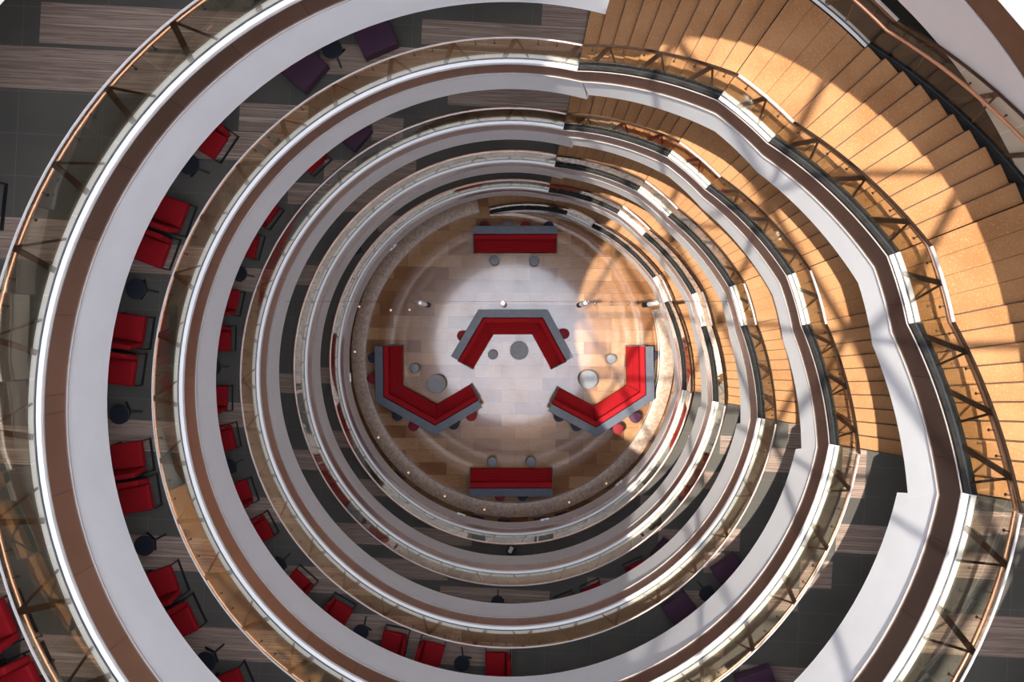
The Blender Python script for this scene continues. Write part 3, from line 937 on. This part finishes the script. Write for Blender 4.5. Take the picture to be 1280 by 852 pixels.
def on_ring(px, py, z): 
    p = at(px, py, z); return degrees(atan2(p.y-YC, p.x-XC))
WB = ['dark red bench seat behind the stone bench, deepest in the shade', 'dark red bench seat behind the stone bench, second from the shaded end', 'dark red bench seat directly behind the lone straight banquette',
      'dark red bench seat behind the stone bench, second from the sunlit end', 'dark red bench seat behind the stone bench, closest to the sunlit end']
for i, (x, y) in enumerate(((500, 592), (597, 646), (630, 650), (674, 648), (702, 643))):
    a = on_ring(x, y, .45); p = P(7.72, a, 0)
    if i == 0: cb.location = p; cb.rotation_euler = (0, 0, rad(a)); cb['label'] = WB[i]
    else: dup(cb, p, rad(a), WB[i])
WT = ['pale cafe table behind the stone bench, closest to the shaded end', 'pale cafe table behind the stone bench, second from the shaded end', 'pale cafe table behind the stone bench, third from the shaded end',
      'pale cafe table just beside the middle of the lone banquette', 'pale cafe table behind the stone bench, second from the sunlit end', 'pale cafe table behind the stone bench, closest to the sunlit end']
for i, (x, y) in enumerate(((565, 635), (581.5, 642), (612.8, 648), (645.5, 650), (660, 649), (686.5, 645))):
    a = on_ring(x, y, .74); p = P(7.78, a, 0)
    if i == 0: ct.location = p; ct.rotation_euler = (0, 0, rad(a)); ct['label'] = WT[i]
    else: dup(ct, p, rad(a), WT[i])

# ------------------------------------------------------------------ gallery furniture
def lounge_chair():
    """armless red lounge chair on a black sled frame, facing +Y"""
    root = empty('lounge_chair', (0, 0, 0), '', 'chair')
    bm = bm_new(); bm_box(bm, (0, .075, .37), (.6, .51, .15), .035, None, 3); bm_obj('seat', bm, M['red'], root)
    bm = bm_new(); bm_box(bm, (0, -.235, .56), (.6, .11, .5), .04, Matrix.Rotation(rad(9), 3, 'X') if False else None, 3)
    for v_ in bm.verts:
        v_.co.y -= (v_.co.z-.36)*.1
        v_.co.x *= 1-.12*max(0, (v_.co.z-.45))
    bm_obj('backrest', bm, M['red'], root)
    for s in (-1, 1):
        x = s*.3
        bm = bm_new()
        for a, b in (((x, .33, .0), (x, -.33, .0)), ):
            bm_bar(bm, (x, .335, .02), (x, -.335, .02), .032, .036)
        bm_bar(bm, (x, .318, 0.02), (x, .318, .3), .026, .026); bm_bar(bm, (x, -.318, .02), (x, -.318, .3), .026, .026)
        bm_obj('leg', bm, M['black'], root, 0)
    bm = bm_new()
    bm_bar(bm, (-.3, .318, .29), (.3, .318, .29), .025, .025); bm_bar(bm, (-.2, .318, .28), (-.2, -.318, .28), .025, .02); bm_bar(bm, (.2, .318, .28), (.2, -.318, .28), .025, .02); bm_bar(bm, (-.3, -.318, .29), (.3, -.318, .29), .025, .025)
    bm_obj('seat_frame', bm, M['black'], root, 0)
    return root
def club_chair():
    """broad purple chair with burgundy back cushion, facing +Y"""
    root = empty('club_chair', (0, 0, 0), '', 'chair')
    bm = bm_new(); bm_box(bm, (0, .05, .29), (.72, .62, .26), .025, None, 3); bm_obj('seat', bm, M['purple'], root)
    bm = bm_new(); bm_box(bm, (0, -.33, .45), (.72, .16, .58), .03, None, 3); bm_obj('backrest', bm, M['purple'], root)
    bm = bm_new(); bm_box(bm, (0, -.21, .50), (.66, .1, .2), .03, None, 3); bm_obj('back_cushion', bm, M['burgundy'], root)
    for sx in (-1, 1):
        for sy in (-1, 1):
            bm = bm_new(); bm_cyl(bm, (sx*.29, sy*.26+.0, 0), (sx*.29, sy*.26, .165), .018, .022, 10); bm_obj('leg', bm, M['black'], root)
    return root
def side_table():
    root = empty('side_table', (0, 0, 0), '', 'table')
    bm = bm_new(); bm_disc(bm, .485, .515, .2, 36, .008); bm_obj('table_top', bm, M['navy'], root)
    bm = bm_new(); bm_cyl(bm, (0, 0, .05), (0, 0, .485), .022, None, 12); bm_obj('stem', bm, M['black'], root)
    for k in range(3):
        a = 2*pi*k/3
        bm = bm_new(); bm_bar(bm, (0, 0, .07), (.2*cos(a)*1.12, .2*sin(a)*1.12, .014), .04, .028)
        bm_obj('leg', bm, M['black'], root, 0)
    return root
lc, cc, st = lounge_chair(), club_chair(), side_table()
used = set()
def put(proto, p, rz, label, group):
    p = Vector((p.x, p.y, p.z))
    if proto.name not in used:
        used.add(proto.name); proto.location = p; proto.rotation_euler = (0, 0, rz); proto['label'] = label; proto['group'] = group
        return proto
    return dup(proto, p, rz, label, group)
def chair_edge(L, front, back, label):
    """front, back: pixels of the ends of the seat's side edge towards the void"""
    z = Z[L]; zs = z+.44
    f_, b_ = at(front[0], front[1], zs), at(back[0], back[1], zs)
    d = (f_-b_); d.z = 0; d.normalize()
    m = (f_+b_)/2
    out = Vector((m.x-XC, m.y-YC, 0)).normalized()
    lat = Vector((d.y, -d.x, 0))
    if lat.dot(out) < 0: lat = -lat
    c = m+lat*.3-d*.03; c.z = z
    put(lc, c, atan2(d.y, d.x)-pi/2, label, 'red lounge chairs on the '+WHO[L])
def club(L, p0, p1, label):
    z = Z[L]; zs = z+.42
    a, b = at(p0[0], p0[1], zs), at(p1[0], p1[1], zs)
    m = (a+b)/2; d = (b-a).normalized()
    out = Vector((m.x-XC, m.y-YC, 0)).normalized()
    nrm = Vector((-d.y, d.x, 0))
    if nrm.dot(out) < 0: nrm = -nrm
    c = m+nrm*.36; c.z = z
    put(cc, c, atan2(-nrm.y, -nrm.x)-pi/2, label, 'purple club chairs on the '+WHO[L])
def table(L, x, y, legdir, label):
    p = at(x, y, Z[L]+.51); p.z = Z[L]
    put(st, p, rad(legdir), label, 'small navy side tables on the '+WHO[L])

# second gallery
S = 'of the second gallery'
T4 = ['by the purple chairs', 'below the single chair', 'between the first and second chair pairs', 'between the second and third chair pairs', 'between the third and fourth chair pairs', 'past the fourth chair pair']
chair_edge('B', (265.5, 197.6), (285.9, 167.3), 'single red lounge chair nearest the purple chairs '+S)
pairs = [((233.9, 256), (222.7, 287.7), (200, 335), (212.8, 300.4)), ((180.4, 397.6), (175.5, 431.4), (164.2, 483.5), (169.9, 445.5)),
         ((174.8, 551.8), (179.7, 587.7), (189.6, 636.3), (183.9, 600.4)), ((211.1, 709), (223.1, 741.4), (246.5, 786.2), (231.7, 754.5))]
ORD = ['first', 'second', 'third', 'fourth']
for i, (a, b, c, d) in enumerate(pairs):
    chair_edge('B', a, b, 'red lounge chair in the %s pair from the purple chairs, second gallery, facing them' % ORD[i])
    chair_edge('B', c, d, 'red lounge chair in the %s pair from the purple chairs, second gallery, facing away' % ORD[i])
chair_edge('B', (297, 839.7), (309.5, 868), 'red lounge chair past the fourth pair '+S+', partly cut off')
table('B', 169.5, 361, -10, 'small navy side table between the first and second red chair pairs '+S)
table('B', 148.6, 517.5, 0, 'small navy side table between the second and third red chair pairs '+S)
table('B', 180, 682, 25, 'small navy side table between the third and fourth red chair pairs '+S)
table('B', 257, 827, 40, 'small navy side table past the fourth red chair pair '+S)
table('B', 236, 205, -20, 'small navy side table between the single red chair and first pair '+S)
table('B', 414.5, 60.5, -70, 'small navy side table between the two purple chairs '+S)
club('B', (380.1, 114.2), (408.9, 80.5), 'purple club chair nearer the red chairs '+S)
club('B', (455.7, 71.5), (496.8, 54.2), 'purple club chair nearer the stair '+S+', turned to the void')
club('B', (922.3, 848.9), (963.1, 835.5), 'purple club chair alone on the lit side '+S+', partly cut off')
# topmost gallery
chair_edge('A', (-2, 752), (17.8, 797), 'red lounge chair on the topmost gallery, upper of the back-to-back two')
chair_edge('A', (52, 872), (31, 824), 'red lounge chair on the topmost gallery, lower of the back-to-back two')
chair_edge('A', (-18, 219), (-24, 280), 'lounge chair on the topmost gallery showing only its black sled')
# third gallery
S = 'of the third gallery'
TH = [((348.6, 260), (332.8, 281.7)), ((316.3, 323.9), (324, 295.2)), ((299.3, 362.9), (292.8, 392.2)), ((286.7, 439.4), (287.6, 409.4)), ((282.9, 481.7), (282.9, 512.7)),
      ((294, 559.8), (288.7, 532.8)), ((307, 600.5), (315.2, 625.2)), ((341.5, 668.9), (329.5, 646)), ((369.7, 712.5), (389.4, 730.1)),
      ((440, 762.3), (416.9, 749)), ((479.6, 788.3), (507.7, 794)), ((554.9, 808), (528.9, 801)), ((606.5, 816.5), (636, 816.5))]
NUM = ['second', 'third', 'fourth', 'fifth', 'sixth', 'seventh', 'eighth', 'ninth', 'tenth', 'eleventh', 'twelfth', 'thirteenth', 'last']
for (a, b), nm in zip(TH, NUM):
    chair_edge('C', a, b, '%s red lounge chair counterclockwise from the lone purple chair on the third gallery' % nm)
chair_edge('C', (387.3, 216.5), (407.7, 196.8), 'first red lounge chair counterclockwise from the lone purple chair on the third gallery')
chair_edge('C', (0, 0), (1, 1), '') if False else None
table('C', 267, 459, 0, 'small navy side table by the fifth red chair '+S+', mostly hidden')
table('C', 286, 583, 30, 'small navy side table by the seventh red chair '+S)
table('C', 348, 706, 45, 'small navy side table by the ninth red chair '+S)
table('C', 451, 790, 80, 'small navy side table by the eleventh red chair '+S)
table('C', 577.3, 829, 100, 'small navy side table between the thirteenth and last red chairs '+S)
table('C', 884, 742, 130, 'small navy side table between the two plum-coloured chairs '+S)
table('C', 299, 342, -10, 'small navy side table by the third red chair '+S+', mostly hidden')
club('C', (442.3, 189), (464.8, 161.5), 'lone purple club chair nearest the stair start '+S)
club('C', (828.9, 760), (854.9, 740.3), 'purple club chair on the lit side '+S+', farther from the stair')
club('C', (889.4, 712.8), (918.3, 692.4), 'purple club chair on the lit side '+S+', nearer the stair')
# fourth gallery
S = 'of the fourth gallery'
club('D', (813.8, 694.5), (831.4, 672.7), 'dark purple club chair half under the fascia '+S)
chair_edge('D', (804, 700), (783.5, 709.3), 'red lounge chair beside the purple chair '+S)
chair_edge('D', (750.5, 727.5), (727.5, 737.5), 'red lounge chair of the back-to-back two '+S+', nearer the purple chair')
chair_edge('D', (692, 752.5), (715, 743), 'red lounge chair of the back-to-back two '+S+', farther from the purple chair')
table('D', 622, 752, 90, 'small navy side table alone past the red chairs '+S)
# lowest gallery
def black_table(px, label):
    p = at(px[0], px[1], ZE+.51); p.z = ZE
    put(st, p, rad(90), label, 'small navy side tables on the lowest gallery')
    return p
p = black_table((638.5, 687.5), 'small dark round table with a white sheet on the lowest gallery')
bm = bm_new(); bm_box(bm, (0, 0, .001), (.14, .24, .002))
sh = bm_obj('paper_sheet', bm, M['paper'], None, 0)
sh.location = (p.x, p.y+.02, ZE+.516); sh.rotation_euler = (0, 0, rad(-25))
props(sh, 'white paper sheet lying on the dark table of the lowest gallery', 'paper')
black_table((445.5, 311), 'small dark round table half under the fascia on the lowest gallery')
chair_edge('E', (585, 694.5), (600.5, 696.5), 'dark-framed lounge chair on the lowest gallery by the table with the white sheet')

# ------------------------------------------------------------------ light
w = bpy.data.worlds.new('daylight'); scn.world = w; w.use_nodes = True
nt = w.node_tree; bg = nt.nodes['Background']
tc = nt.nodes.new('ShaderNodeTexCoord'); sx = nt.nodes.new('ShaderNodeSeparateXYZ'); rp = nt.nodes.new('ShaderNodeValToRGB')
nt.links.new(tc.outputs['Generated'], sx.inputs[0]); nt.links.new(sx.outputs[2], rp.inputs[0]); nt.links.new(rp.outputs[0], bg.inputs[0])
rp.color_ramp.elements[0].position = 0; rp.color_ramp.elements[0].color = (.88, .90, 1, 1)
rp.color_ramp.elements[1].position = 1; rp.color_ramp.elements[1].color = (.82, .865, 1.0, 1)
bg.inputs[1].default_value = 4.6
sl = bpy.data.lights.new('sun', 'SUN'); sl.energy = 6.2; sl.angle = rad(.53); sl.color = (1, .92, .80)
so = bpy.data.objects.new('sun', sl); COL.objects.link(so)
ph, tn = rad(7), .335
d = Vector((cos(ph)*tn, sin(ph)*tn, -1)).normalized()
so.rotation_euler = d.to_track_quat('-Z', 'Y').to_euler()
so.location = (-8, -3, ZR+6)

cam = bpy.data.cameras.new('camera'); co = bpy.data.objects.new('camera', cam); COL.objects.link(co)
co.location = (0, 0, ZCAM); co.rotation_euler = (0, 0, 0)
cam.sensor_width = 36; cam.sensor_fit = 'HORIZONTAL'; cam.lens = FPX/1280*36
cam.shift_x = (640-NX)/1280; cam.shift_y = (NY-426)/1280
cam.clip_start = .05; cam.clip_end = 300
scn.camera = co

scn.view_settings.view_transform = 'Standard'; scn.view_settings.look = 'None'
scn.view_settings.gamma = 1; scn.view_settings.use_curve_mapping = False
scn.view_settings.exposure = 0.28
scn.cycles.use_denoising = True
scn.cycles.max_bounces = 8; scn.cycles.diffuse_bounces = 5; scn.cycles.transparent_max_bounces = 24
scn.cycles.sample_clamp_indirect = 6
